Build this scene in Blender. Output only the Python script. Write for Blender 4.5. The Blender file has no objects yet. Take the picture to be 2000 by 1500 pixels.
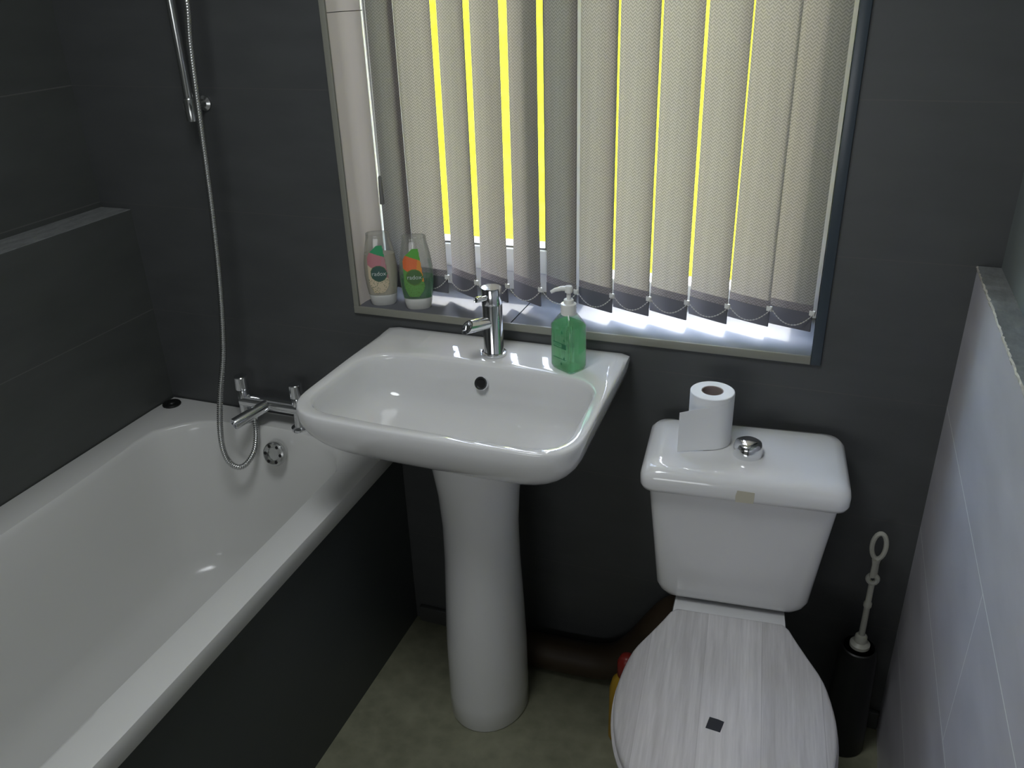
import bpy, bmesh, math, random
from mathutils import Vector, Matrix, Euler
random.seed(7)
S = bpy.context.scene
COL = S.collection
PI = math.pi

# ------------------------------------------------------------------ camera
cam_d = bpy.data.cameras.new('camera')
cam = bpy.data.objects.new('camera', cam_d); COL.objects.link(cam)
cam_d.sensor_fit = 'HORIZONTAL'; cam_d.sensor_width = 36.0
cam_d.lens = 36.0 * 1656.2 / 2000.0
cam_d.clip_start = 0.01
r_ = Vector((0.93802682, 0.34536457, -0.02879232))
u_ = Vector((-0.1274507, 0.4210306, 0.89804763))
f_ = Vector((-0.32227629, 0.83872316, -0.43895496))
cam.matrix_world = Matrix(((r_.x, u_.x, -f_.x, 1.576), (r_.y, u_.y, -f_.y, -1.5752),
                           (r_.z, u_.z, -f_.z, 1.5666), (0, 0, 0, 1)))
S.camera = cam

# ------------------------------------------------------------------ light and exposure
S.view_settings.view_transform = 'Standard'
S.view_settings.look = 'None'
S.view_settings.gamma = 1.0
S.view_settings.use_curve_mapping = False
S.view_settings.exposure = 0.0
world = bpy.data.worlds.new('world'); S.world = world; world.use_nodes = True
wn = world.node_tree.nodes; wl = world.node_tree.links
sky = wn.new('ShaderNodeTexSky'); sky.sky_type = 'NISHITA'; sky.sun_disc = False
sky.sun_elevation = math.radians(50); sky.sun_rotation = math.radians(0); sky.air_density = 1.0
wl.new(sky.outputs[0], wn['Background'].inputs['Color'])
wn['Background'].inputs['Strength'].default_value = 5.2
sd = bpy.data.lights.new('sun', 'SUN'); sun = bpy.data.objects.new('sun', sd); COL.objects.link(sun)
sd.energy = 24.0; sd.angle = math.radians(2.5); sd.color = (1.0, 0.95, 0.86)
sun.rotation_euler = Vector((0.0, -0.60, -0.74)).to_track_quat('-Z', 'Y').to_euler()
sun.location = (0.5, 4, 4)
hd = bpy.data.lights.new('hall_fill', 'AREA'); hall = bpy.data.objects.new('hall_fill', hd); COL.objects.link(hall)  # added fill, out of view: brightens the room from behind the camera
hd.shape = 'RECTANGLE'; hd.size = 0.8; hd.size_y = 0.7; hd.energy = 7.0; hd.color = (0.95, 0.98, 1.0)
hall.location = (1.15, -2.3, 1.0); hall.rotation_euler = (PI/2 + math.radians(50), 0, 0)

kd = bpy.data.lights.new('ceiling_fill', 'AREA'); ceil_fill = bpy.data.objects.new('ceiling_fill', kd); COL.objects.link(ceil_fill)  # invented overhead fill, out of view, lifts the upward-facing surfaces
kd.shape = 'DISK'; kd.size = 0.55; kd.energy = 9.5; kd.color = (0.93, 0.97, 1.0)
ceil_fill.location = (1.0, -0.98, 2.33)

# ------------------------------------------------------------------ helpers
def tag(o, label=None, cat=None, group=None, kind=None):
    if label: o['label'] = label
    if cat: o['category'] = cat
    if group: o['group'] = group
    if kind: o['kind'] = kind
    return o

def empty(name, label, cat, loc=(0, 0, 0), rz=0, group=None):
    o = bpy.data.objects.new(name, None); COL.objects.link(o)
    o.location = loc; o.rotation_euler = (0, 0, rz); o.empty_display_size = 0.05
    return tag(o, label, cat, group)

def obj(name, bm, mats, parent=None, smooth=35, loc=None, rot=None, label=None):
    bmesh.ops.recalc_face_normals(bm, faces=bm.faces)
    if smooth:
        a = math.radians(smooth)
        for f in bm.faces: f.smooth = True
        for e in bm.edges:
            e.smooth = not (len(e.link_faces) == 2 and e.calc_face_angle(0) > a)
    me = bpy.data.meshes.new(name); bm.to_mesh(me); bm.free()
    if not isinstance(mats, (list, tuple)): mats = [mats]
    for m in mats: me.materials.append(m)
    o = bpy.data.objects.new(name, me); COL.objects.link(o)
    if parent: o.parent = parent
    if loc: o.location = loc
    if rot: o.rotation_euler = rot
    if label: o['label'] = label
    return o

def box(bm, x0, x1, y0, y1, z0, z1, mi=0, bev=0, M=None):
    vs = [bm.verts.new((x, y, z)) for z in (z0, z1) for y in (y0, y1) for x in (x0, x1)]
    idx = ((0, 2, 3, 1), (4, 5, 7, 6), (0, 1, 5, 4), (2, 6, 7, 3), (0, 4, 6, 2), (1, 3, 7, 5))
    fs = [bm.faces.new([vs[i] for i in q]) for q in idx]
    for f in fs: f.material_index = mi
    if M is not None:
        for v in vs: v.co = M @ v.co
    if bev:
        es = list({e for f in fs for e in f.edges})
        r = bmesh.ops.bevel(bm, geom=es, offset=bev, segments=3, profile=0.5, affect='EDGES')
        for f in r['faces']: f.material_index = mi
    return bm

def loft(bm, rings, cap0=True, cap1=True, mi=0, closed=True):
    """rings: lists of equal length of points"""
    vr = [[bm.verts.new(p) for p in ring] for ring in rings]
    n = len(vr[0])
    for a, b in zip(vr, vr[1:]):
        for i in range(n if closed else n - 1):
            j = (i + 1) % n
            f = bm.faces.new((a[i], a[j], b[j], b[i])); f.material_index = mi
    if cap0: bm.faces.new(vr[0]).material_index = mi
    if cap1: bm.faces.new(vr[-1]).material_index = mi
    return vr

def lathe(bm, prof, c=(0, 0, 0), axis=(0, 0, 1), n=40, sx=1, sy=1, cap0=True, cap1=True, mi=0):
    """prof: list of (radius, height along axis)"""
    q = Vector((0, 0, 1)).rotation_difference(Vector(axis).normalized())
    c = Vector(c)
    rings = [[c + q @ Vector((r * sx * math.cos(2*PI*i/n), r * sy * math.sin(2*PI*i/n), h)) for i in range(n)] for r, h in prof]
    return loft(bm, rings, cap0, cap1, mi)

def smooth_path(pts, per=8):
    pts = [Vector(p) for p in pts]; out = []
    for i in range(len(pts) - 1):
        p0 = pts[max(i-1, 0)]; p1 = pts[i]; p2 = pts[i+1]; p3 = pts[min(i+2, len(pts)-1)]
        for k in range(per):
            t = k / per
            out.append(0.5*((2*p1) + (p2-p0)*t + (2*p0-5*p1+4*p2-p3)*t*t + (3*p1-p0-3*p2+p3)*t**3))
    out.append(pts[-1]); return out

def resample(pts, step):
    out = [pts[0]]; acc = 0
    for a, b in zip(pts, pts[1:]):
        d = (b - a).length
        if d == 0: continue
        s = step - acc
        while s <= d:
            out.append(a + (b - a) * (s / d)); s += step
        acc = d - (s - step)
    return out

def tube(bm, pts, rad, n=12, cap=True, mi=0, sx=1.0):
    """rad: number or function of index"""
    pts = [Vector(p) for p in pts]
    up = Vector((0, 0, 1)); rings = []
    t0 = (pts[1] - pts[0]).normalized()
    nrm = t0.orthogonal().normalized()
    for i, p in enumerate(pts):
        t = (pts[min(i+1, len(pts)-1)] - pts[max(i-1, 0)]).normalized()
        nrm = (nrm - t * nrm.dot(t)).normalized(); b = t.cross(nrm)
        r = rad(i) if callable(rad) else rad
        rings.append([p + nrm * r * math.cos(2*PI*k/n) + b * r * sx * math.sin(2*PI*k/n) for k in range(n)])
    return loft(bm, rings, cap, cap, mi)

def rounded_poly(pts, seg=10):
    """pts: (x, y, radius) counter-clockwise"""
    out = []; n = len(pts)
    for i in range(n):
        p = Vector(pts[i][:2]); r = pts[i][2]
        a = (Vector(pts[i-1][:2]) - p); b = (Vector(pts[(i+1) % n][:2]) - p)
        la, lb = a.length, b.length; a.normalize(); b.normalize()
        ang = a.angle(b); d = min(r / math.tan(ang / 2), la * .5, lb * .5)
        p1 = p + a * d; p2 = p + b * d
        for k in range(seg + 1):
            t = k / seg
            out.append((p1 * (1-t)**2 + p * 2*t*(1-t) + p2 * t*t))
    return out

def polar(poly, c, n=96):
    c = Vector(c); out = []; m = len(poly)
    for i in range(n):
        d = Vector((math.cos(2*PI*i/n), math.sin(2*PI*i/n))); best = None
        for k in range(m):
            a = poly[k] - c; b = poly[(k+1) % m] - c; e = b - a
            den = d.x * e.y - d.y * e.x
            if abs(den) < 1e-12: continue
            t = (a.x * e.y - a.y * e.x) / den; s = (a.x * d.y - a.y * d.x) / den
            if t > 0 and -1e-6 <= s <= 1 + 1e-6 and (best is None or t < best): best = t
        out.append(c + d * best)
    return out

def text_mesh(body, size):
    cu = bpy.data.curves.new('t', 'FONT'); cu.body = body; cu.size = size
    cu.align_x = 'CENTER'; cu.align_y = 'CENTER'
    to = bpy.data.objects.new('t', cu); COL.objects.link(to)
    dg = bpy.context.evaluated_depsgraph_get(); me = bpy.data.meshes.new_from_object(to.evaluated_get(dg))
    bm = bmesh.new(); bm.from_mesh(me)
    bpy.data.objects.remove(to); bpy.data.curves.remove(cu); bpy.data.meshes.remove(me)
    return bm

# ------------------------------------------------------------------ materials
def mat(name, col, rough=0.5, metal=0.0, spec=0.5, coat=0.0, trans=0.0, ior=1.45):
    m = bpy.data.materials.new(name); m.use_nodes = True
    b = m.node_tree.nodes['Principled BSDF']
    b.inputs['Base Color'].default_value = (*col, 1); b.inputs['Roughness'].default_value = rough
    b.inputs['Metallic'].default_value = metal; b.inputs['Specular IOR Level'].default_value = spec
    b.inputs['Coat Weight'].default_value = coat; b.inputs['Transmission Weight'].default_value = trans
    b.inputs['IOR'].default_value = ior; b.inputs['Coat Roughness'].default_value = 0.03
    return m

def N(m, t, **kw):
    n = m.node_tree.nodes.new(t)
    for k, v in kw.items(): setattr(n, k, v)
    return n

def L(m, a, b): m.node_tree.links.new(a, b)

def mth(m, op, a, b=None, c=None):
    n = N(m, 'ShaderNodeMath', operation=op)
    for i, v in enumerate((a, b, c)):
        if v is None: continue
        if isinstance(v, (int, float)): n.inputs[i].default_value = v
        else: L(m, v, n.inputs[i])
    return n.outputs[0]

def mixc(m, fac, a, b):
    n = N(m, 'ShaderNodeMix', data_type='RGBA')
    for i, v in ((0, fac), (6, a), (7, b)):
        if isinstance(v, (int, float)): n.inputs[i].default_value = v
        elif isinstance(v, tuple): n.inputs[i].default_value = (*v, 1)
        else: L(m, v, n.inputs[i])
    return n.outputs[2]

def noise(m, vec, scale, detail=4, rough=0.55):
    n = N(m, 'ShaderNodeTexNoise'); n.inputs['Scale'].default_value = scale
    n.inputs['Detail'].default_value = detail; n.inputs['Roughness'].default_value = rough
    if vec is not None: L(m, vec, n.inputs['Vector'])
    return n.outputs['Fac']

def mapping(m, vec, scale):
    n = N(m, 'ShaderNodeMapping'); n.inputs['Scale'].default_value = scale
    L(m, vec, n.inputs['Vector']); return n.outputs[0]

def bump(m, h, strength, dist=0.002):
    n = N(m, 'ShaderNodeBump'); n.inputs['Strength'].default_value = strength; n.inputs['Distance'].default_value = dist
    L(m, h, n.inputs['Height']); L(m, n.outputs[0], m.node_tree.nodes['Principled BSDF'].inputs['Normal'])

def bsdf(m): return m.node_tree.nodes['Principled BSDF']

def tile_mat(name, axis, joint0, base, grout, rough, vert=False):
    """large charcoal tiles 270 mm high; joints where the photo shows them"""
    m = mat(name, base, rough)
    g = N(m, 'ShaderNodeNewGeometry'); sp = N(m, 'ShaderNodeSeparateXYZ'); L(m, g.outputs['Position'], sp.inputs[0])
    z = mth(m, 'DIVIDE', mth(m, 'SUBTRACT', sp.outputs[2], 0.548), 0.2695)
    row = mth(m, 'FLOOR', z)
    fz = mth(m, 'ABSOLUTE', mth(m, 'SUBTRACT', mth(m, 'FRACT', mth(m, 'ADD', z, 0.5)), 0.5))
    lz = mth(m, 'LESS_THAN', fz, 0.0045)
    off = mth(m, 'MULTIPLY', mth(m, 'FLOORED_MODULO', row, 2), 0.5)
    h = mth(m, 'ADD', mth(m, 'DIVIDE', mth(m, 'SUBTRACT', sp.outputs[axis], joint0), 1.20), off)
    fh = mth(m, 'ABSOLUTE', mth(m, 'SUBTRACT', mth(m, 'FRACT', mth(m, 'ADD', h, 0.5)), 0.5))
    lh = mth(m, 'LESS_THAN', fh, 0.0008 if vert else 0.0)
    line = mth(m, 'MAXIMUM', lz, lh)
    ns = noise(m, mapping(m, g.outputs['Position'], (3, 3, 9)), 2.0, 5)
    b2 = tuple(c * 1.5 for c in base)
    c = mixc(m, ns, base, b2)
    L(m, mixc(m, line, c, grout), bsdf(m).inputs['Base Color'])
    L(m, mth(m, 'ADD', mth(m, 'MULTIPLY', ns, 0.2), rough - 0.1), bsdf(m).inputs['Roughness'])
    return m

M = {}
M['wall_b'] = tile_mat('charcoal_tile_back', 0, 0.33, (.062, .065, .066), (.09, .09, .09), .42)
M['wall_l'] = tile_mat('charcoal_tile_left', 1, -.25, (.060, .064, .061), (.12, .12, .115), .42)
M['wall_r'] = tile_mat('charcoal_tile_right_lit', 1, -.55, (.40, .39, .415), (.85, .87, .85), .34, True)  # same tile made paler: window light put into tile and grout colour
M['paint'] = mat('dark_paint', (.16, .18, .175), .5)
M['ceil'] = mat('white_ceiling', (.86, .86, .85), .8)
M['ceramic'] = mat('white_ceramic', (.80, .80, .80), .07, coat=.5)
M['acrylic'] = mat('white_acrylic', (.74, .74, .72), .16)
M['chrome'] = mat('chrome', (.82, .83, .85), .12, metal=1)
M['chrome_dull'] = mat('dull_chrome', (.55, .56, .55), .25, metal=1)
M['hole'] = mat('dark_hole', (.012, .012, .012), .5)
M['upvc'] = mat('white_plastic_frame', (.82, .84, .86), .3)
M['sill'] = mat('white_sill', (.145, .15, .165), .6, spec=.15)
M['reveal'] = mat('cream_reveal', (.86, .79, .73), .38)
M['trim_olive'] = mat('grey_edging', (.26, .26, .22), .35)
M['trim_slate'] = mat('slate_edging', (.045, .06, .075), .3)
M['white'] = mat('white_plastic', (.80, .80, .76), .3)
M['ivory'] = mat('ivory_plastic', (.50, .50, .43), .4)
M['black'] = mat('black_plastic', (.010, .011, .010), .4)
M['grey_weight'] = mat('grey_plastic', (.16, .16, .15), .4)
M['bead'] = mat('bead_chain', (.60, .58, .55), .3)
M['paper'] = mat('tissue_paper', (.86, .87, .88), .9)
M['card'] = mat('cardboard_core', (.33, .27, .25), .9)
M['yellow'] = mat('yellow_plastic', (.40, .24, .02), .35)
M['red'] = mat('red_plastic', (.22, .02, .014), .35)
M['brown'] = mat('brown_pipe', (.045, .03, .017), .5)
M['sticker'] = mat('dark_square', (.02, .022, .03), .5)
M['cream'] = mat('cream_lotion', (.68, .62, .50), .3)
M['panel'] = mat('dark_bath_panel', (.06, .068, .068), .4)
M['skirt'] = mat('dark_skirting', (.07, .073, .07), .5)

def flecks(m, scale, amt, col):
    g = N(m, 'ShaderNodeNewGeometry')
    r = N(m, 'ShaderNodeMapRange'); r.inputs[1].default_value = .5; r.inputs[2].default_value = .75
    L(m, noise(m, g.outputs['Position'], scale, 6, .7), r.inputs[0])
    base = tuple(bsdf(m).inputs['Base Color'].default_value[:3])
    L(m, mixc(m, mth(m, 'MULTIPLY', r.outputs[0], amt), base, col), bsdf(m).inputs['Base Color'])
flecks(M['paint'], 6, .5, (.20, .22, .215))

# grey worn ledge
m = M['ledge'] = mat('worn_grey_ledge', (.15, .155, .155), .55)
g = N(m, 'ShaderNodeNewGeometry')
L(m, mixc(m, noise(m, mapping(m, g.outputs['Position'], (14, 5, 14)), 4, 8, .75), (.06, .06, .065), (.36, .38, .37)), bsdf(m).inputs['Base Color'])
bump(m, noise(m, g.outputs['Position'], 60, 5), .5, .004)
m = M['chip'] = mat('chipped_edge', (.45, .42, .36), .7)
g = N(m, 'ShaderNodeNewGeometry')
L(m, mixc(m, noise(m, mapping(m, g.outputs['Position'], (30, 12, 30)), 4, 8, .8), (.10, .10, .095), (.85, .80, .70)), bsdf(m).inputs['Base Color'])

# floor: mottled green-grey vinyl with small mosaic
m = M['floor'] = mat('mottled_vinyl', (.1, .1, .07), .42)
g = N(m, 'ShaderNodeNewGeometry')
n1 = noise(m, g.outputs['Position'], 9, 6, .65); n2 = noise(m, g.outputs['Position'], 45, 4, .6)
v = N(m, 'ShaderNodeTexVoronoi'); v.inputs['Scale'].default_value = 26; L(m, g.outputs['Position'], v.inputs['Vector'])
f = mth(m, 'MULTIPLY_ADD', n2, .45, mth(m, 'MULTIPLY', n1, .6))
f = mth(m, 'MULTIPLY_ADD', v.outputs['Distance'], .35, mth(m, 'SUBTRACT', f, .12))
L(m, mixc(m, f, (.11, .115, .075), (.30, .30, .21)), bsdf(m).inputs['Base Color'])

# lawn and hedge outdoors, bright yellow-green
def grass(name, a, b, sc):
    m = mat(name, a, .9, spec=0)
    g = N(m, 'ShaderNodeNewGeometry')
    L(m, mixc(m, noise(m, g.outputs['Position'], sc, 5, .7), a, b), bsdf(m).inputs['Base Color'])
    return m
M['lawn'] = grass('sunlit_yellow_grass', (.36, .345, .001), (.52, .50, .010), 2.2)

# blind fabric: woven herringbone, lets light through
def fabric(name, dcol, tcol, tmix):
    m = bpy.data.materials.new(name); m.use_nodes = True
    nt = m.node_tree; nt.nodes.remove(nt.nodes['Principled BSDF'])
    out = nt.nodes['Material Output']
    tc = N(m, 'ShaderNodeTexCoord'); sp = N(m, 'ShaderNodeSeparateXYZ'); L(m, tc.outputs['Object'], sp.inputs[0])
    tri = mth(m, 'PINGPONG', sp.outputs[0], .0055)
    w = mth(m, 'FRACT', mth(m, 'DIVIDE', mth(m, 'ADD', sp.outputs[2], mth(m, 'MULTIPLY', tri, 1.0)), .0062))
    hb = mth(m, 'GREATER_THAN', w, .52)
    nz = noise(m, mapping(m, tc.outputs['Object'], (900, 900, 350)), 1.0, 2)
    th = noise(m, mapping(m, tc.outputs['Object'], (160, 160, 3)), 1.0, 3)
    k = mth(m, 'ADD', mth(m, 'ADD', mth(m, 'MULTIPLY', hb, .42), mth(m, 'MULTIPLY', nz, .55)), mth(m, 'MULTIPLY', th, .30))
    d = N(m, 'ShaderNodeBsdfDiffuse'); t = N(m, 'ShaderNodeBsdfTranslucent'); mx = N(m, 'ShaderNodeMixShader')
    L(m, mixc(m, k, tuple(c*.45 for c in dcol), tuple(min(c*1.25, .95) for c in dcol)), d.inputs[0])
    L(m, mixc(m, k, tuple(c*.45 for c in tcol), tuple(min(c*1.3, .95) for c in tcol)), t.inputs[0])
    mx.inputs[0].default_value = tmix
    L(m, d.outputs[0], mx.inputs[1]); L(m, t.outputs[0], mx.inputs[2]); L(m, mx.outputs[0], out.inputs[0])
    return m
M['fabric'] = fabric('woven_blind_fabric', (.32, .295, .285), (.082, .075, .068), .5)
M['hem'] = fabric('hem_fabric', (.36, .34, .35), (.20, .18, .19), .30)
M['pocket'] = mat('weighted_pocket', (.14, .14, .16), .75)

def thin_glass(name, col, gl=.08, rough=0.02):
    m = bpy.data.materials.new(name); m.use_nodes = True
    nt = m.node_tree; nt.nodes.remove(nt.nodes['Principled BSDF']); out = nt.nodes['Material Output']
    t = N(m, 'ShaderNodeBsdfTransparent'); t.inputs[0].default_value = (*col, 1)
    g = N(m, 'ShaderNodeBsdfGlossy'); g.inputs['Roughness'].default_value = rough
    lw = N(m, 'ShaderNodeLayerWeight'); lw.inputs[0].default_value = .35
    mx = N(m, 'ShaderNodeMixShader')
    L(m, mth(m, 'MULTIPLY_ADD', lw.outputs['Fresnel'], .6, gl * .4), mx.inputs[0])
    L(m, t.outputs[0], mx.inputs[1]); L(m, g.outputs[0], mx.inputs[2]); L(m, mx.outputs[0], out.inputs[0])
    return m
M['glass'] = thin_glass('window_glass', (.97, .98, .97), .03)
M['clear'] = thin_glass('clear_plastic', (.93, .94, .93), .10, .05)

def liquid(name, col, tmix=.75):
    m = bpy.data.materials.new(name); m.use_nodes = True
    nt = m.node_tree; p = bsdf(m); out = nt.nodes['Material Output']
    p.inputs['Base Color'].default_value = (*col, 1); p.inputs['Roughness'].default_value = .04
    p.inputs['Transmission Weight'].default_value = .9; p.inputs['IOR'].default_value = 1.25
    t = N(m, 'ShaderNodeBsdfTransparent'); t.inputs[0].default_value = (*col, 1)
    tl = N(m, 'ShaderNodeBsdfTranslucent'); tl.inputs[0].default_value = (*col, 1)
    mx = N(m, 'ShaderNodeMixShader'); mx.inputs[0].default_value = tmix
    m2 = N(m, 'ShaderNodeMixShader'); m2.inputs[0].default_value = .3
    L(m, t.outputs[0], m2.inputs[1]); L(m, tl.outputs[0], m2.inputs[2])
    L(m, p.outputs[0], mx.inputs[1]); L(m, m2.outputs[0], mx.inputs[2]); L(m, mx.outputs[0], out.inputs[0])
    return m
M['frost'] = thin_glass('frosted_bottle', (.88, .89, .87), .10, .10)
def add_milk(m, amt):
    nt = m.node_tree; out = nt.nodes['Material Output']; src = out.inputs[0].links[0].from_socket
    d = N(m, 'ShaderNodeBsdfTranslucent'); d.inputs[0].default_value = (.9, .9, .87, 1)
    d2 = N(m, 'ShaderNodeBsdfDiffuse'); d2.inputs[0].default_value = (.85, .85, .82, 1)
    a = N(m, 'ShaderNodeMixShader'); L(m, d.outputs[0], a.inputs[1]); L(m, d2.outputs[0], a.inputs[2])
    mx = N(m, 'ShaderNodeMixShader'); mx.inputs[0].default_value = amt
    L(m, src, mx.inputs[1]); L(m, a.outputs[0], mx.inputs[2]); L(m, mx.outputs[0], out.inputs[0])
add_milk(M['frost'], .16)
M['soap'] = liquid('green_soap', (.55, .93, .62), .55)
M['gel'] = liquid('green_gel', (.22, .80, .42), .65)

# printed grey oak boards on the seat lid
m = M['oak'] = mat('grey_oak_print', (.4, .4, .4), .36)
tc = N(m, 'ShaderNodeTexCoord'); sp = N(m, 'ShaderNodeSeparateXYZ'); L(m, tc.outputs['Object'], sp.inputs[0])
pl = mth(m, 'FLOOR', mth(m, 'DIVIDE', mth(m, 'ADD', sp.outputs[0], .439), .1))
wv = mth(m, 'SUBTRACT', 1.0, mth(m, 'MULTIPLY', mth(m, 'ABSOLUTE', mth(m, 'SUBTRACT', pl, 4)), .5))
cb = N(m, 'ShaderNodeCombineXYZ'); L(m, mth(m, 'MULTIPLY', sp.outputs[0], 70), cb.inputs[0])
L(m, mth(m, 'MULTIPLY', sp.outputs[1], 4.5), cb.inputs[1]); L(m, mth(m, 'MULTIPLY', pl, 3.7), cb.inputs[2])
g1 = noise(m, cb.outputs[0], 1.0, 6, .6)
cb2 = N(m, 'ShaderNodeCombineXYZ'); L(m, mth(m, 'MULTIPLY', sp.outputs[0], 260), cb2.inputs[0]); L(m, mth(m, 'MULTIPLY', sp.outputs[1], 12), cb2.inputs[1])
g2 = noise(m, cb2.outputs[0], 1.0, 4, .6)
k = mth(m, 'ADD', mth(m, 'MULTIPLY', g1, .75), mth(m, 'MULTIPLY', g2, .35))
k = mth(m, 'ADD', k, mth(m, 'MULTIPLY', mth(m, 'SUBTRACT', wv, .5), .28))
fx = mth(m, 'FRACT', mth(m, 'DIVIDE', mth(m, 'ADD', sp.outputs[0], .439), .1))
seam = mth(m, 'LESS_THAN', mth(m, 'ABSOLUTE', mth(m, 'SUBTRACT', fx, .006)), .006)
L(m, mixc(m, mth(m, 'MULTIPLY', seam, .35), mixc(m, k, (.27, .26, .26), (.85, .83, .84)), (.2, .19, .19)), bsdf(m).inputs['Base Color'])

# ------------------------------------------------------------------ room shell
def struct(name, bm, mats, smooth=0):
    return tag(obj(name, bm, mats, smooth=smooth), kind='structure')

WX0, WX1, WZ0, WZ1 = .605, 1.583, .889, 2.05
bm = bmesh.new(); box(bm, -.2, 2.0, -3.4, .25, -.1, 0); struct('floor', bm, M['floor'])
bm = bmesh.new(); box(bm, -.2, 2.0, -3.4, .25, 2.35, 2.45); struct('ceiling', bm, M['ceil'])
bm = bmesh.new()
TW = .2 + .06
box(bm, -.2, WX0, 0, TW, 0, 2.35); box(bm, WX1, 2.0, 0, TW, 0, 2.35)
box(bm, WX0, WX1, 0, TW, 0, WZ0 - .012); box(bm, WX0, WX1, 0, TW, WZ1, 2.35)
struct('wall_back', bm, M['wall_b'])
bm = bmesh.new()
box(bm, -.2, 0, -1.9, 0, 0, 1.073); box(bm, -.2, -.09, -1.9, 0, 1.073, 2.35)
struct('wall_left', bm, M['wall_l'])
bm = bmesh.new()
box(bm, 1.8305, 2.0, -1.9, 0, 0, 1.083); struct('wall_right', bm, M['wall_r'])
bm = bmesh.new()
box(bm, 1.866, 2.0, -1.9, 0, 1.088, 2.35); struct('wall_right_upper', bm, M['paint'])
bm = bmesh.new()   # wall behind the camera with the open doorway
box(bm, -.2, .75, -2.0, -1.9, 0, 2.35); box(bm, 1.62, 2.0, -2.0, -1.9, 0, 2.35); box(bm, .75, 1.62, -2.0, -1.9, 2.0, 2.35)
struct('wall_front', bm, M['wall_l'])

bm = bmesh.new()   # plain unseen hall, added to keep sky light out of the doorway
box(bm, -.2, 2.0, -3.5, -3.4, 0, 2.35); box(bm, -.3, -.2, -3.5, -1.9, 0, 2.35); box(bm, 2.0, 2.1, -3.5, -1.9, 0, 2.35)
struct('hall_sky_block', bm, M['ceil'])

# ledge caps on the two side walls
bm = bmesh.new(); box(bm, -.0895, .0, -1.9, -.001, 1.073, 1.0745); 
struct('trim_1', bm, M['ledge'])
bm = bmesh.new(); rings = []
nseg = 300
dmg = 0
for i in range(nseg + 1):
    y = -.001 - 1.89 * i / nseg
    j = random.gauss(0, .0006); k = random.gauss(0, .0005); dmg = dmg * .8 + random.choice((0, 0, 0, 0, 0, .0016))
    rings.append([(1.866, y, 1.0885), (1.8305 - .0025 + j + dmg, y, 1.0905 + k - dmg), (1.8305 - .003 + j, y, 1.0865 + k), (1.8305, y, 1.082 - abs(j) * 3)])
vr = loft(bm, rings, False, False, closed=False)
for f in bm.faces:
    zc = [v.co.x for v in f.verts]
    f.material_index = 0 if max(zc) > 1.85 else 1
struct('trim_2', bm, [M['ledge'], M['chip']], smooth=40)

# skirting along the back wall
bm = bmesh.new(); box(bm, .69, 1.83, -.014, 0, 0, .048, bev=.003); struct('baseboard_back', bm, M['skirt'], 30)

# window reveal: left lining with its rounded bulge, right lining, sill with joint
bm = bmesh.new()
prof = [(.605, .002), (.606, .034), (.6085, .046), (.615, .058), (.624, .070), (.6300, .083), (.6310, .096), (.6285, .114), (.622, .14), (.610, .165), (.606, .199)]
for z0, z1 in ((WZ0, 1.500), (1.5015, WZ1)):
    bot = [(x, y, z0) for x, y in prof] + [(.596, .199, z0), (.596, .002, z0)]
    loft(bm, [bot, [(x, y, z1) for x, y, _ in bot]])
struct('trim_3', bm, M['reveal'], 50)
bm = bmesh.new(); box(bm, WX1, WX1 + .008, .0, .199, WZ0, WZ1); struct('trim_4', bm, M['upvc'])
bm = bmesh.new()
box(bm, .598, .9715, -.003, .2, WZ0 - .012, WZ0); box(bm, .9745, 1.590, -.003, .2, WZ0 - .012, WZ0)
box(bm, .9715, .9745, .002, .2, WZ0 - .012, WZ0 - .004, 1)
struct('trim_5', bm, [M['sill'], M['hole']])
# angle edging round the opening
bm = bmesh.new(); box(bm, .5935, .6065, -.006, .001, WZ0 - .012, WZ1, bev=.0012); struct('trim_6', bm, M['trim_olive'], 30)
bm = bmesh.new(); box(bm, .5935, 1.5832, -.0065, -.0015, WZ0 - .0165, WZ0 + .0005, bev=.0012); struct('trim_7', bm, M['trim_olive'], 30)
bm = bmesh.new(); box(bm, 1.5835, 1.6020, -.0065, .001, WZ0 - .0165, WZ1, bev=.0012); struct('trim_8', bm, M['trim_slate'], 30)

# window: white plastic frame, opening light on the left, fixed light on the right
bm = bmesh.new()
FY0, FY1 = .2, .262
def frame(bm, x0, x1, z0, z1, w, y0, y1, bev=.004):
    box(bm, x0, x0 + w, y0, y1, z0, z1, bev=bev); box(bm, x1 - w, x1, y0, y1, z0, z1, bev=bev)
    box(bm, x0 + w, x1 - w, y0, y1, z0, z0 + w, bev=bev); box(bm, x0 + w, x1 - w, y0, y1, z1 - w, z1, bev=bev)
frame(bm, .597, 1.591, WZ0 - .006, WZ1 + .006, .054, FY0, FY1)
box(bm, 1.045, 1.095, FY0, FY1, WZ0 + .04, WZ1 - .04, bev=.004)
w = struct('window_1', bm, M['upvc'], 30)
bm = bmesh.new(); frame(bm, .648, 1.049, WZ0 + .046, WZ1 - .046, .057, FY0 - .012, FY1 - .012)
obj('sash', bm, M['upvc'], w, 30)
bm = bmesh.new(); frame(bm, .7035, .9935, WZ0 + .1015, WZ1 - .1015, .006, FY0 - .006, FY1 - .02, .0); obj('glazing_bead', bm, M['grey_weight'], w, 0)
bm = bmesh.new(); box(bm, .70, .997, .228, .232, WZ0 + .098, WZ1 - .098); obj('pane', bm, M['glass'], w, 0)
bm = bmesh.new(); box(bm, 1.09, 1.54, .228, .232, WZ0 + .044, WZ1 - .044); obj('pane', bm, M['glass'], w, 0)

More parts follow.
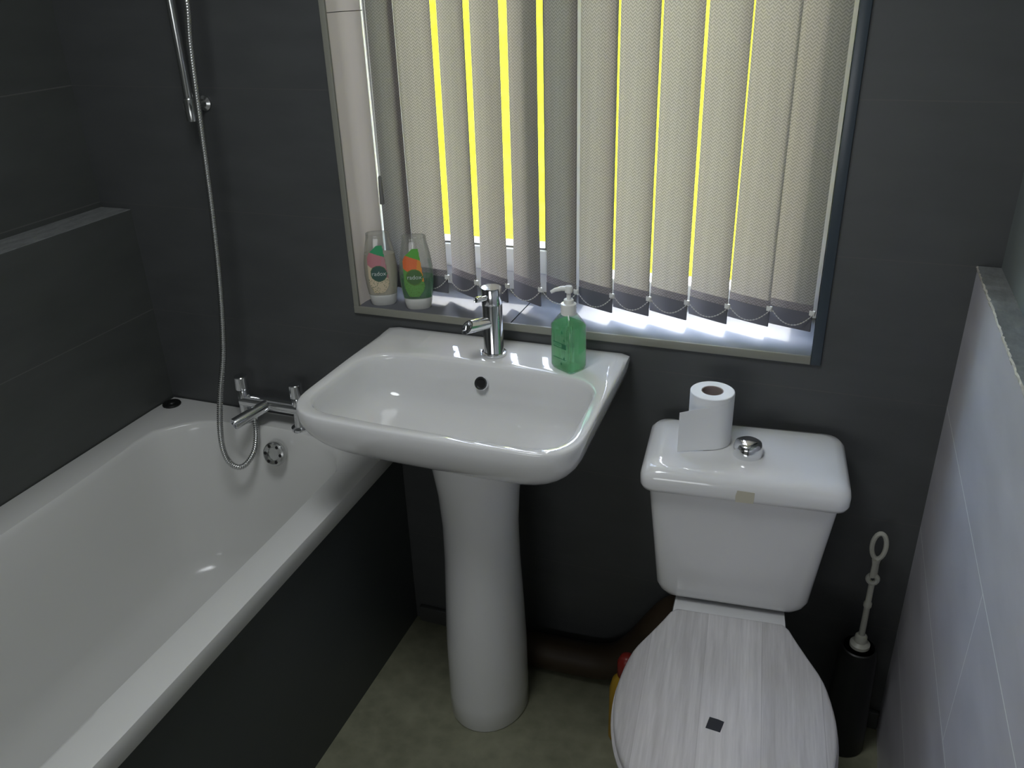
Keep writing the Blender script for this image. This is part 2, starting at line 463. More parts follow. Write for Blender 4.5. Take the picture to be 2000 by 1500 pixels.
# outdoors: sunlit grass bank rising behind the house
bm = bmesh.new(); g = []
for i in range(41):
    yy = .6 + i * .75
    g.append([(-16 + 32 * k / 40, yy, -.6 + .04 * max(0, yy - 3) + .42 * max(0, yy - 7) + .10 * math.sin(k * 1.7 + i) * (i > 1)) for k in range(41)])
loft(bm, g, False, False, closed=False)
tag(obj('lawn', bm, M['lawn'], smooth=60), 'bright yellow-green sunlit grass seen between the blind slats', 'grass', kind='stuff')

# ------------------------------------------------------------------ vertical blind
bl = empty('vertical_blind', 'grey woven vertical blind hanging in the window recess', 'blind', (1.1, .075, .9))
def bl_obj(name, bm, mt, loc=(0, 0, 0), rz=0, parent=None, smooth=40):
    o = obj(name, bm, mt, parent or bl, smooth)
    if parent is None: o.location = Vector(loc) - bl.location
    else: o.location = loc
    o.rotation_euler = (0, 0, rz); return o
bm = bmesh.new(); box(bm, .655, 1.578, .055, .095, 2.0, 2.035, bev=.004); bl_obj('headrail', bm, M['white'], (0, 0, 0))
W2, SAG, ZB, ZP, ZT = .0447, .0018, .913, .966, 1.995
def slat_bm():
    bm = bmesh.new(); n = 14; rows = (ZP - .9, 1.1, ZT - .9)
    rows = (ZP - .9, .3, .7, ZT - .9)
    loft(bm, [[(W2 * (2*k/n - 1), -SAG * (1 - (2*k/n - 1)**2), z) for k in range(n + 1)] for z in rows], False, False, closed=False)
    return bm
def pocket_bm(z0, z1, t):
    bm = bmesh.new(); n = 14
    s = [(W2 * (2*k/n - 1), -SAG * .6 * (1 - (2*k/n - 1)**2)) for k in range(n + 1)]
    ring = lambda z: [(x, y - t, z) for x, y in s] + [(x, y + t, z) for x, y in reversed(s)]
    loft(bm, [ring(z0), ring(z1)]); return bm
cen = [(.6760, .079, 20), (.752, .079, 9), (.8347, .078, 30), (.9085, .073, 28.5), (.9857, .072, 31), (1.0615, .078, 28.2), (1.1386, .072, 24),
       (1.2149, .074, 22.7), (1.2935, .074, 24), (1.3743, .076, 25.5), (1.4536, .084, 23.2), (1.5326, .076, 17.5)]
proto = None; clips = []
for i, (x, y, a) in enumerate(cen):
    rz = -math.radians(a)
    if proto is None:
        s = bl_obj('slat', slat_bm(), M['fabric'], (x, y, .9), rz); proto = s
        pk = bl_obj('hem_strip', pocket_bm(ZP - .915, ZP - .9 + .0005, .0007), M['hem'], (0, 0, 0), 0, s)
        pw = bl_obj('weight_pocket', pocket_bm(ZB - .9, ZP - .915, .0016), M['pocket'], (0, 0, 0), 0, s)
        cl = bmesh.new(); box(cl, -.006, .005, -.0028, .0028, .046, .056, bev=.001); 
        kids = [pk, pw, bl_obj('chain_clip', cl, M['white'], (W2, 0, 0), 0, s)]
    else:
        s = proto.copy(); COL.objects.link(s); s.location = Vector((x, y, .9)) - bl.location; s.rotation_euler = (0, 0, rz)
        for c in kids:
            c2 = c.copy(); COL.objects.link(c2); c2.parent = s
    clips.append(Vector((x + (W2 + .004) * math.cos(rz), y + (W2 + .004) * math.sin(rz) - .002, .9525)))
# bead chain joining the front edges
bm = bmesh.new()
cn = []
for a, b in zip(clips, clips[1:]):
    sg = .026 + random.uniform(-.003, .003)
    seg = [a.lerp(b, t/24) + Vector((0, -.004 * math.sin(PI*t/24), -sg * (1 - (2*t/24 - 1)**2))) for t in range(25)]
    cn.append(seg)
for seg in cn:
    tube(bm, seg, .0006, 6)
    for p in resample(seg, .0058)[1:-1]:
        bmesh.ops.create_icosphere(bm, subdivisions=1, radius=.0016, matrix=Matrix.Translation(p))
bl_obj('bead_chain', bm, M['bead'], (0, 0, 0), smooth=80)
# control cord and its weight at the left
bm = bmesh.new(); tube(bm, [(.664, .040, 2.01), (.6645, .040, 1.6), (.665, .040, 1.17)], .0011, 8); tube(bm, [(.669, .043, 2.01), (.6685, .043, 1.6), (.667, .041, 1.17)], .0011, 8)
cd = bl_obj('pull_cord', bm, M['white'], (0, 0, 0))
bm = bmesh.new(); lathe(bm, [(.002, 1.178), (.0038, 1.174), (.0045, 1.15), (.0052, 1.118), (.0048, 1.1165)], (.6665, .040, 0), n=20); 
bl_obj('cord_weight', bm, M['grey_weight'], (0, 0, 0), parent=cd)

# ------------------------------------------------------------------ bath
bath = empty('bathtub', 'white bathtub with rounded end along the dark left wall', 'bathtub', (.35, -.85, 0))
def rel(o, root):
    o.location = -Vector(root.location); return o
ZR, NB = .5715, 128
BC = (.36, -.75)
outer = rounded_poly([(.002, -.002, .012), (.002, -1.69, .012), (.697, -1.69, .02), (.703, -.95, .4), (.690, -.002, .012)])
inner = rounded_poly([(.088, -.19, .02), (.098, -.45, .3), (.100, -1.40, .1), (.15, -1.58, .15), (.55, -1.58, .15), (.628, -1.40, .1), (.624, -.45, .3), (.618, -.19, .02), (.56, -.098, .2), (.36, -.068, .5), (.16, -.098, .2)], 12)
def ring(poly, s, z, sy=None, c=BC, n=NB):
    sy = s if sy is None else sy
    return [(c[0] + (p.x - c[0]) * s, c[1] + (p.y - c[1]) * sy, z) for p in polar(poly, c, n)]
bm = bmesh.new()
R_ = [ring(outer, .994, .528), ring(outer, 1.0, .530), ring(outer, 1.0, .564), ring(outer, .997, .5695), ring(outer, .985, ZR),
      ring(inner, 1.035, ZR, 1.012), ring(inner, 1.012, ZR - .0005, 1.004), ring(inner, 1.0, ZR - .005), ring(inner, .985, ZR - .018, .994), ring(inner, .955, .47, .975),
      ring(inner, .90, .33, .945), ring(inner, .83, .22, .91), ring(inner, .76, .185, .875), ring(inner, .62, .172, .80), ring(inner, .3, .168, .5), ring(inner, .02, .166, .04)]
loft(bm, R_, False, True)
rel(obj('tub', bm, M['acrylic'], bath, 50), bath)
bm = bmesh.new(); box(bm, .655, .675, -1.69, -.002, 0.0, .534); rel(obj('side_panel', bm, M['panel'], bath, 0, label='dark grey bath side panel'), bath)
bm = bmesh.new()
oc = Vector((.385, -.1085, .520)); ax = Vector((0, -.95, .3)).normalized()
lathe(bm, [(.030, -.006), (.031, .001), (.029, .006), (.025, .0085), (.018, .0075), (.016, .003), (.001, .003)], oc, ax, 36)
ov = rel(obj('overflow_cover', bm, M['chrome_dull'], bath, 30), bath)
bm = bmesh.new(); q = Vector((0, 0, 1)).rotation_difference(ax)
for k in range(6):
    a = 2*PI*k/6; lathe(bm, [(.0042, .0), (.0042, .0086), (.0001, .0087)], oc + q @ Vector((.0215*math.cos(a), .0215*math.sin(a), 0)), ax, 12)
o = obj('overflow_hole', bm, M['hole'], ov, 30)
bm = bmesh.new(); lathe(bm, [(.022, ZR - .001), (.0235, ZR + .003), (.022, ZR + .006), (.012, ZR + .007), (.010, ZR + .010), (.001, ZR + .010)], (.036, -.047, 0), n=32)
tag(obj('bath_plug', bm, M['black'], smooth=30), 'black rubber plug lying on the back left corner of the bath rim', 'plug')

# bath mixer tap
mx = empty('bath_mixer_tap', 'chrome two-pillar bath mixer tap on the end of the bath rim', 'tap', (.357, -.055, ZR))
for x in (.28, .436):
    bm = bmesh.new(); lathe(bm, [(.024, ZR - .001), (.024, ZR + .005), (.0155, ZR + .009), (.0145, ZR + .016), (.0145, ZR + .083), (.0135, ZR + .085)], (x, -.055, 0), n=32)
    rel(obj('pillar', bm, M['chrome'], mx), mx)
    bm = bmesh.new(); lathe(bm, [(.0125, ZR + .085), (.0165, ZR + .087), (.0165, ZR + .119), (.015, ZR + .121), (.001, ZR + .1215)], (x, -.055, 0), n=32)
    rel(obj('handle', bm, M['chrome'], mx), mx)
bm = bmesh.new(); lathe(bm, [(.015, 0), (.017, .002), (.017, .168), (.015, .17)], (.273, -.055, .627), (1, 0, 0), 32)
rel(obj('mixer_body', bm, M['chrome'], mx), mx)
bm = bmesh.new(); p0 = Vector((.352, -.058, .627)); p1 = Vector((.315, -.150, .612)); d = p1 - p0
lathe(bm, [(.0145, 0), (.0145, d.length * .97), (.0135, d.length), (.0115, d.length), (.011, d.length - .004), (.001, d.length - .004)], p0, d, 32)
rel(obj('spout', bm, M['chrome'], mx), mx)
bm = bmesh.new(); lathe(bm, [(.009, .595), (.010, .597), (.010, .612), (.008, .615)], (.315, -.0735, 0), n=6)
lathe(bm, [(.008, 0), (.008, .02)], (.315, -.073, .606), (0, 1, .5), 16)
rel(obj('hose_outlet', bm, M['chrome'], mx, 30), mx)

# shower rail, hand shower and hose
sr = empty('shower_rail', 'chrome shower riser rail on the back wall above the bath', 'shower rail', (.277, -.05, 1.3))
bm = bmesh.new(); lathe(bm, [(.0085, 1.318), (.0095, 1.32), (.0095, 2.02), (.0085, 2.022)], (.277, -.05, 0), n=24); rel(obj('rail', bm, M['chrome_dull'], sr), sr)
for z in (1.325, 2.0):
    bm = bmesh.new(); lathe(bm, [(.016, 0), (.016, .004), (.009, .008), (.009, .05), (.011, .06)], (.277, 0, z), (0, -1, 0), 24); lathe(bm, [(.0115, z - .03), (.0125, z - .026), (.0125, z + .014), (.0115, z + .016)], (.277, -.05, 0), n=24)
    rel(obj('wall_bracket', bm, M['chrome_dull'], sr), sr)
bm = bmesh.new(); box(bm, .262, .292, -.085, -.036, 1.83, 1.87, bev=.006); rel(obj('handset_holder', bm, M['chrome_dull'], sr), sr)
hp = [(.315, -.0735, .597), (.322, -.082, .582), (.331, -.10, .55), (.331, -.118, .520), (.321, -.142, .498), (.308, -.158, .497), (.293, -.167, .516), (.286, -.17, .555),
      (.290, -.168, .615), (.300, -.155, .70), (.312, -.132, .80), (.320, -.113, .945), (.330, -.106, 1.10), (.334, -.102, 1.206), (.338, -.10, 1.30), (.348, -.10, 1.448), (.359, -.10, 1.532), (.360, -.10, 1.66), (.335, -.092, 1.78), (.300, -.092, 1.83)]
pts = resample(smooth_path(hp, 10), .0013)
bm = bmesh.new(); tube(bm, pts, lambda i: .0072 if i % 4 < 2 else .0062, 10)
hs = tag(obj('shower_hose', bm, M['chrome_dull'], smooth=60), 'ribbed silver shower hose hanging in a loop from the rail to the bath tap', 'hose')
bm = bmesh.new(); lathe(bm, [(.0085, .5875), (.0095, .589), (.0095, .5965), (.0085, .5975)], (.3165, -.0752, 0), n=16); obj('hose_nut', bm, M['chrome'], hs)
hh = empty('hand_shower', 'chrome hand shower head clipped on the riser rail', 'hand shower', (.285, -.095, 1.84))
bm = bmesh.new(); tube(bm, smooth_path([(.300, -.093, 1.831), (.285, -.10, 1.88), (.277, -.115, 1.96), (.277, -.14, 2.02)], 6), .0115, 16); rel(obj('shower_handle', bm, M['chrome'], hh), hh)
bm = bmesh.new(); lathe(bm, [(.012, -.02), (.035, -.008), (.043, .0), (.043, .008), (.038, .011), (.001, .011)], (.277, -.155, 2.03), (0, -.8, -.6), 36); rel(obj('spray_face', bm, M['chrome'], hh), hh)

# ------------------------------------------------------------------ pedestal basin
bs = empty('pedestal_basin', 'white ceramic pedestal basin under the window', 'basin', (.96, -.2, 0))
NZ = 112; CB = (.96, -.26)
O = rounded_poly([(.684, -.003, .012), (.681, -.441, .165), (.86, -.450, .30), (1.08, -.453, .30), (1.245, -.446, .125), (1.236, -.003, .012)], 14)
I = rounded_poly([(.708, -.148, .15), (.699, -.413, .125), (.86, -.424, .3), (1.08, -.429, .3), (1.220, -.423, .09), (1.212, -.148, .15), (1.06, -.142, .3), (.86, -.142, .3)], 14)
Op, Ip = polar(O, CB, NZ), polar(I, CB, NZ)
BZ = .853
def oring(s, z, back=.0):
    out = []
    for p in Op:
        x = .96 + (p.x - .96) * s; y = -.14 + (p.y + .14) * s
        if p.y > -.14: y = -.14 + (p.y + .14) * (s + (1 - s) * .75)
        out.append((x, min(y, -.003), z))
    return out
def iring(s, z, c=(.96, -.275)):
    return [(c[0] + (p.x - c[0]) * s, c[1] + (p.y - c[1]) * s, z) for p in Ip]
def mixring(t, z):
    return [(a.x * (1-t) + b.x * t, a.y * (1-t) + b.y * t, z) for a, b in zip(Op, Ip)]
bm = bmesh.new()
under = [oring(.30 + .70 * math.cos(t), .843 - .135 * math.sin(t)) for t in [PI/2 * (1 - k/14) for k in range(14)]]
loft(bm, under + [oring(1.0, .843), oring(.998, .849), mixring(.06, BZ - .001), mixring(.16, BZ + .0005),
          mixring(.5, BZ - .0005), mixring(.85, BZ - .0015), iring(1.006, BZ - .003), iring(.995, BZ - .006), iring(.987, BZ - .013), iring(.974, .818), iring(.94, .784), iring(.87, .764), iring(.72, .752), iring(.52, .744), iring(.3, .739), iring(.13, .737), iring(.06, .736)], True, True)
rel(obj('bowl', bm, M['ceramic'], bs, 60), bs)
bm = bmesh.new()
loft(bm, [[(.968 + a*math.cos(t), -.205 + b*math.sin(t), z) for t in [2*PI*k/64 for k in range(64)]] for z, a, b in
          ((0, .089, .103), (.004, .091, .105), (.06, .091, .104), (.2, .0905, .100), (.32, .086, .094), (.43, .0815, .088), (.52, .081, .086), (.60, .086, .090), (.66, .094, .098), (.715, .100, .104))])
rel(obj('pedestal', bm, M['ceramic'], bs, 50), bs)
oc = Vector((.962, -.1515, .8135)); ax = Vector((0, -.90, .42)).normalized()
bm = bmesh.new(); lathe(bm, [(.0145, -.004), (.0145, .0015), (.0135, .003), (.0105, .0032), (.0095, .001), (.0095, -.003)], oc, ax, 36, cap0=False, cap1=False); rel(obj('overflow_ring', bm, M['chrome'], bs), bs)
bm = bmesh.new(); lathe(bm, [(.0098, -.0005), (.0001, -.0004)], oc, ax, 24); rel(obj('overflow_hole', bm, M['hole'], bs), bs)
bm = bmesh.new(); lathe(bm, [(.030, .7365), (.031, .7405), (.027, .7425), (.022, .7415), (.021, .7435), (.012, .748), (.001, .749)], (.962, -.285, 0), n=36); rel(obj('waste', bm, M['chrome'], bs), bs)

# basin tap
tp = empty('basin_tap', 'chrome single lever mixer tap at the back of the basin', 'tap', (.967, -.088, BZ))
TX, TY = .967, -.088
bm = bmesh.new(); lathe(bm, [(.0255, BZ - .0005), (.0260, BZ + .002), (.0255, BZ + .0055), (.0215, BZ + .0062), (.0205, BZ + .008), (.0205, .962), (.0195, .9635)], (TX, TY, 0), n=48); rel(obj('tap_body', bm, M['chrome'], tp), tp)
bm = bmesh.new(); lathe(bm, [(.0190, .9635), (.0208, .9645), (.0208, .9965), (.0198, .9985), (.001, .9995)], (TX, TY, 0), n=48); hd_ = rel(obj('lever_head', bm, M['chrome'], tp), tp)
dl = Vector((-.36, -1, .12)).normalized()
bm = bmesh.new(); lathe(bm, [(.0058, .012), (.0058, .047), (.0050, .048), (.0048, .0465), (.0001, .0465)], (TX, TY, .9795), dl, 24); obj('lever', bm, M['chrome'], hd_)
bm = bmesh.new(); ds = Vector((-.42, -1, .14)).normalized(); sp_ = Vector((TX, TY, .925))
q = Vector((0, 0, 1)).rotation_difference(ds); rg = []
for h, r in ((.008, .0128), (.05, .0128), (.0735, .0128)):
    ring_ = []
    for k in range(32):
        a = 2*PI*k/32; off = q @ Vector((r*math.cos(a), r*math.sin(a), 0))
        hh_ = h + (off.z * -.75 if h > .07 else 0)     # slanted cut at the mouth
        ring_.append(sp_ + off + ds * hh_)
    rg.append(ring_)
ce = sum(rg[-1], Vector()) / 32
for s_, b_ in ((.82, .0), (.78, -.008), (.05, -.010)):
    rg.append([ce + (p - ce) * s_ + ds * b_ for p in rg[2]])
loft(bm, rg); rel(obj('spout', bm, M['chrome'], tp), tp)

# ------------------------------------------------------------------ hand soap bottle
so = empty('soap_bottle', 'clear pump bottle of green hand soap on the right of the basin deck', 'soap bottle', (1.134, -.108, BZ), math.radians(-30))
def oct_ring(a, b, c, z):
    p = [(a, -b + c), (a, b - c), (a - c, b), (-a + c, b), (-a, b - c), (-a, -b + c), (-a + c, -b), (a - c, -b)]
    return [(x, y, z) for x, y in p]
def bott(a, b, z0, z1, zs, zn, sh):
    return [oct_ring(a*.90 - sh, b*.88 - sh, .0035, z0), oct_ring(a - sh, b - sh, .0035, z0 + .007), oct_ring(a - sh, b - sh, .0035, z1), oct_ring(a*.62 - sh, b*.66 - sh, .005, zs), oct_ring(a*.44, b*.53, .005, zn)]
bm = bmesh.new(); loft(bm, bott(.0285, .0235, .0005, .093, .111, .117, 0), True, False); bmesh.ops.bevel(bm, geom=[e for e in bm.edges], offset=.0009, segments=2, affect='EDGES')
obj('bottle', bm, M['clear'], so, 40)
bm = bmesh.new(); loft(bm, [oct_ring(.0245, .0195, .003, .003), oct_ring(.0274, .0224, .003, .009), oct_ring(.0274, .0224, .003, .0915), oct_ring(.0235, .0185, .003, .0985)]); obj('soap', bm, M['soap'], so, 20, label='green liquid soap')
bm = bmesh.new(); lathe(bm, [(.0125, .113), (.0150, .114), (.0155, .118), (.0148, .121), (.0155, .124), (.0148, .127), (.0155, .130), (.0150, .135), (.0100, .1365), (.0095, .143), (.0085, .144)], n=32)
cap = obj('collar', bm, M['white'], so, 40, label='white ribbed pump collar')
bm = bmesh.new(); lathe(bm, [(.0042, .143), (.0042, .156), (.0072, .158), (.0078, .1685), (.0065, .1705), (.001, .171)], n=24)
nd = Matrix.Rotation(math.radians(30), 3, 'Z') @ Vector((-.96, -.28, 0))
tube(bm, [Vector((0, 0, .1655)), nd * .014 + Vector((0, 0, .1655)), nd * .026 + Vector((0, 0, .1625)), nd * .034 + Vector((0, 0, .158))], lambda i: (.0052, .0046, .0038, .0032)[i], 14)
obj('pump_head', bm, M['white'], so, 40, label='white pump head with side nozzle')
bm = bmesh.new(); lathe(bm, [(.0014, .015), (.0014, .115)], n=10); obj('dip_tube', bm, M['white'], so)
m = M['print'] = mat('dark_green_print', (.02, .16, .07), .5)
bm = bmesh.new(); yl = -.0238
def quad(bm, pts, mi=0):
    bm.faces.new([bm.verts.new(p) for p in pts]).material_index = mi
def prism(bm, pts, d):      # thin raised print
    loft(bm, [pts, [Vector(p) + Vector(d) for p in pts]])
for z0, z1, x0, x1, sl in ((.0585, .0600, -.018, .018, .0), (.0495, .0510, -.018, .018, .0), (.0265, .0275, -.018, .018, 0)):
    prism(bm, [(x0, yl, z0), (x1, yl, z0), (x1, yl, z1), (x0, yl, z1)], (0, -.0003, 0))
prism(bm, [(.006, yl, .0500), (.018, yl, .0500), (.018, yl, .0598), (.006, yl, .0598)], (0, -.0003, 0))
for z in (.0535, .0562): prism(bm, [(-.012, yl, z), (.002, yl, z), (.002, yl, z + .0009), (-.012, yl, z + .0009)], (0, -.0003, 0))
for cx_, cz_, s_ in ((.006, .083, .0035), (.012, .068, .0024), (.012, .030, .0028), (.004, .017, .003)):
    prism(bm, [(cx_ + s_ * .55 * math.cos(t) * (1 - .4 * math.sin(t)), yl, cz_ + s_ * math.sin(t)) for t in [2*PI*k/14 for k in range(14)]], (0, -.0003, 0))
obj('label_print', bm, M['print'], so, 0, label='dark green printed label lines')

# ------------------------------------------------------------------ shower gel bottles on the sill
def gel_bottle(x, y, rz, label, cols, fill_mat, fill_z, top_tint, name='shower_gel_bottle'):
    root = empty(name, label, 'bottle', (x, y, WZ0), rz, 'shower gel bottles on the window sill')
    pr = [(.028, .0285), (.036, .060), (.0385, .085), (.037, .112), (.0325, .135), (.0285, .150), (.0265, .163)]   # half width at height
    pr = [(.0320, .028), (.0350, .045), (.0375, .070), (.0370, .095), (.0335, .122), (.0295, .142), (.0268, .155), (.0262, .165)]
    def hw(z):
        for (a, za), (b, zb) in zip(pr, pr[1:]):
            if z <= zb: return a + (b - a) * max(0, (z - za) / (zb - za))
        return pr[-1][0]
    dep = lambda z: .62 * hw(z)
    def rg(z, s=1.0):
        a, b = hw(z) * s, dep(z) * s; out = []
        for k in range(48):
            t = 2*PI*k/48; c_, s_ = math.cos(t), math.sin(t)
            out.append((a * abs(c_)**.85 * (1 if c_ > 0 else -1), b * abs(s_)**.85 * (1 if s_ > 0 else -1), z))
        return out
    bm = bmesh.new(); zs = [.026 + .139 * i / 24 for i in range(25)]
    loft(bm, [rg(z) for z in zs] + [rg(.1655, .97)], True, True); obj('body', bm, M['frost'], root, 50)
    bm = bmesh.new(); zz = [z for z in zs if z <= fill_z] + [fill_z]
    loft(bm, [rg(z + (.0006 if i == 0 else 0), .965) for i, z in enumerate(zz)]); obj('contents', bm, fill_mat, root, 50)
    bm = bmesh.new(); loft(bm, [[(p[0] * s, p[1] * s, z) for p in rg(.028)] for z, s in ((0, .80), (.003, .86), (.018, .97), (.025, .99), (.0262, .95))]); obj('cap', bm, M['white_cap'], root, 40, label='frosted white cap the bottle stands on')
    # label: leaf shape wrapped on the front
    def surf(u, z, e=.0008):
        a, b = hw(z), dep(z); t = min(1, abs(u) / a)
        return (u, -(b * (max(0, 1 - t ** (2/.85))) ** (.85/2) + e), z)
    bm = bmesh.new(); gx, gz = 44, 88; z0, z1 = .032, .141
    vs = {}
    def V(i, k):
        if (i, k) not in vs: vs[(i, k)] = bm.verts.new(surf(-.030 + .060 * i / gx, z0 + (z1 - z0) * k / gz))
        return vs[(i, k)]
    cc = (-.004, .078); cr = .0185
    for i in range(gx):
        for k in range(gz):
            u = -.030 + .060 * (i + .5) / gx; z = z0 + (z1 - z0) * (k + .5) / gz; t = (z - z0) / (z1 - z0)
            left = -.027 + .024 * max(0, (t - .70) / .30) ** 2.0 - .001 * t + .010 * max(0, (.3 - t) / .3) ** 2
            right = .0175 - .0125 * max(0, t - .25) - .014 * max(0, (.25 - t) / .25) ** 2
            if not left < u < right: continue
            d = math.hypot(u - cc[0], z - cc[1])
            if d < cr: mi = 3 if d < cr * .88 else 4
            elif t > .80 - .1 * u / .03: mi = 0
            elif t > .42 - .4 * u / .06: mi = 1 if u < .004 + .02 * (t - .7) else 2
            else:
                mi = 5
                if random.random() < .10 and t < .30: mi = 4
            bm.faces.new((V(i, k), V(i+1, k), V(i+1, k+1), V(i, k+1))).material_index = mi
    bm.faces.ensure_lookup_table()
    r = bmesh.ops.extrude_face_region(bm, geom=list(bm.faces))
    bmesh.ops.translate(bm, verts=[v for v in r['geom'] if isinstance(v, bmesh.types.BMVert)], vec=(0, -.0003, 0))
    lb = obj('front_label', bm, cols, root, 50)
    tb = text_mesh('radox', .0135)
    for v in tb.verts: v.co = Vector(surf(cc[0] + v.co.x, cc[1] + v.co.y, .0016))
    obj('logo_text', tb, M['logo'], lb, 0)
    return root
M['white_cap'] = mat('frosted_white', (.72, .72, .68), .35, trans=.25)
M['logo'] = mat('pale_lettering', (.55, .62, .58), .5)
c1 = [mat('label_green', (.03, .30, .12), .5), mat('label_pink', (.50, .20, .22), .5), mat('label_mauve', (.45, .22, .24), .5), mat('label_teal', (.045, .10, .085), .5), mat('label_leaf', (.06, .13, .07), .5), mat('label_cream', (.62, .52, .36), .5)]
c2 = [mat('label_lime', (.10, .38, .05), .5), mat('label_orange', (.72, .16, .05), .5), mat('label_amber', (.72, .28, .05), .5), mat('label_olive', (.07, .15, .05), .5), mat('label_dark', (.10, .20, .04), .5), mat('label_grass', (.13, .32, .08), .5)]
gel_bottle(.652, .031, math.radians(26), 'leftmost shower gel bottle, creamy contents and a pink and green label', c1, M['cream'], .118, None)
gel_bottle(.741, .030, math.radians(24), 'right shower gel bottle, part full of green gel with an orange label', c2, M['gel'], .074, None)

# ------------------------------------------------------------------ toilet
TO = (1.481, -.045, 0); TR = math.radians(5)
to = empty('toilet', 'white close-coupled toilet with a grey wood-look seat lid', 'toilet', TO, TR)
def rrect(hw, v0, v1, r, z, n=12):
    pts = rounded_poly([(-hw, -v1, r), (hw, -v1, r), (hw, -v0, r), (-hw, -v0, r)], n)
    return [(p.x, p.y, z) for p in pts]
bm = bmesh.new()
loft(bm, [rrect(.105, .035, .120, .03, .408), rrect(.122, .018, .136, .03, .4105), rrect(.134, .010, .145, .03, .417), rrect(.1425, .005, .150, .03, .428), rrect(.148, .002, .154, .028, .445), rrect(.156, .001, .169, .026, .55), rrect(.168, .0, .192, .025, .69), rrect(.169, .0, .193, .025, .703)])
obj('cistern', bm, M['ceramic'], to, 50)
bm = bmesh.new()
loft(bm, [rrect(.176, -.004, .199, .03, .697), rrect(.182, -.008, .206, .032, .699), rrect(.1845, -.01, .209, .034, .706), rrect(.1845, -.01, .209, .034, .722), rrect(.182, -.008, .206, .034, .733), rrect(.174, -.002, .198, .034, .742), rrect(.160, .010, .184, .034, .746), rrect(.13, .03, .155, .03, .7475), rrect(.05, .08, .1, .01, .748)])
lid_c = obj('cistern_lid', bm, M['ceramic'], to, 60)
# brownish tape residue on the front of the cistern lid
bm = bmesh.new()
random.seed(3)
pts = [(-.016 + random.uniform(-.002, .002), .7005), (.0145, .7005), (.0155 + random.uniform(-.002, .001), .712), (.0150, .7235), (-.015, .7245), (-.0175, .713)]
loft(bm, [[(x + .006, -.2091, z) for x, z in pts], [(x + .006, -.2096, z) for x, z in pts]])
M['residue'] = mat('tape_residue', (.56, .53, .42), .6)
obj('tape_residue', bm, M['residue'], lid_c, 0, label='yellowed tape mark')
bm = bmesh.new(); lathe(bm, [(.024, .7455), (.0265, .7465), (.0268, .752), (.0258, .766), (.0238, .7725), (.017, .7765), (.001, .7775)], (.004, -.117, 0), n=40); obj('flush_button', bm, M['chrome'], to, 60)
# pan
def seat_poly(gr=0.0, back=.203, ch=True):
    side = [(-.111, -back - .012), (-.124, -.245), (-.143, -.285), (-.166, -.335), (-.179, -.40), (-.1815, -.455), (-.174, -.515), (-.155, -.572), (-.122, -.618), (-.070, -.648), (0, -.658)]
    c = smooth_path([(x, y, 0) for x, y in side], 3)
    p = [(-.100, -back)] + [(q.x, q.y) for q in c]
    p = p + [(-x, y) for x, y in reversed(p[:-1])]
    return [Vector((x * (1 + gr / .18), -.43 + (y + .43) * (1 + gr / .23))) for x, y in p]
SC = (0, -.43)
def pan_ring(s, sv, z, cv=.36):
    pp = [(-.104, -.03), (-.112, -.21)] + [(p.x * .97, p.y) for p in seat_poly()[8:-8]] + [(.112, -.21), (.104, -.03)]
    return [(p.x * s, -cv + (p.y + cv) * sv, z) for p in rounded_poly([(x, y, .025) for x, y in pp], 3)]
def sring(gr, z, back=.203):
    pp = seat_poly(gr, back)
    # round the outline, keep the straight hinge edge
    return [(p.x, p.y, z) for p in pp]
bm = bmesh.new()
loft(bm, [pan_ring(.54, .70, 0), pan_ring(.55, .71, .004), pan_ring(.50, .67, .10), pan_ring(.55, .70, .19), pan_ring(.72, .80, .28), pan_ring(.92, .93, .355), pan_ring(.985, .975, .385), pan_ring(1.0, .985, .397), pan_ring(.98, .97, .403)])
obj('pan', bm, M['ceramic'], to, 50)
bm = bmesh.new(); loft(bm, [sring(-.004, .404), sring(.003, .406), sring(.004, .414), sring(.0, .4175)]); obj('seat_ring', bm, M['oak'], to, 50)
bm = bmesh.new(); loft(bm, [sring(-.004, .419), sring(.0, .420), sring(.0005, .430), sring(-.002, .4345), sring(-.006, .4362), sring(-.05, .4368), sring(-.14, .437)])
sl = obj('seat_lid', bm, M['oak'], to, 50, label='grey wood-print seat lid')
bm = bmesh.new(); a = math.radians(-11); 
loft(bm, [[(-.012 + x*math.cos(a) - y*math.sin(a), -.478 + x*math.sin(a) + y*math.cos(a), z) for x, y in ((-.0125, -.0125), (.0115, -.0120), (.0125, .0120), (.002, .0132), (-.0120, .0125))] for z in (.4366, .4376)])
obj('square_patch', bm, M['sticker'], sl, 0, label='small dark square mark on the lid')
# brown soil pipe behind the toilet
bm = bmesh.new(); tube(bm, smooth_path([(1.445, -.095, .26), (1.415, -.08, .272), (1.365, -.062, .245), (1.285, -.06, .115), (1.22, -.06, .06), (1.12, -.06, .046), (.98, -.06, .044)], 8), .042, 24)
tag(obj('soil_pipe', bm, M['brown'], smooth=50), 'dark brown waste pipe running to the floor behind the toilet', 'pipe')

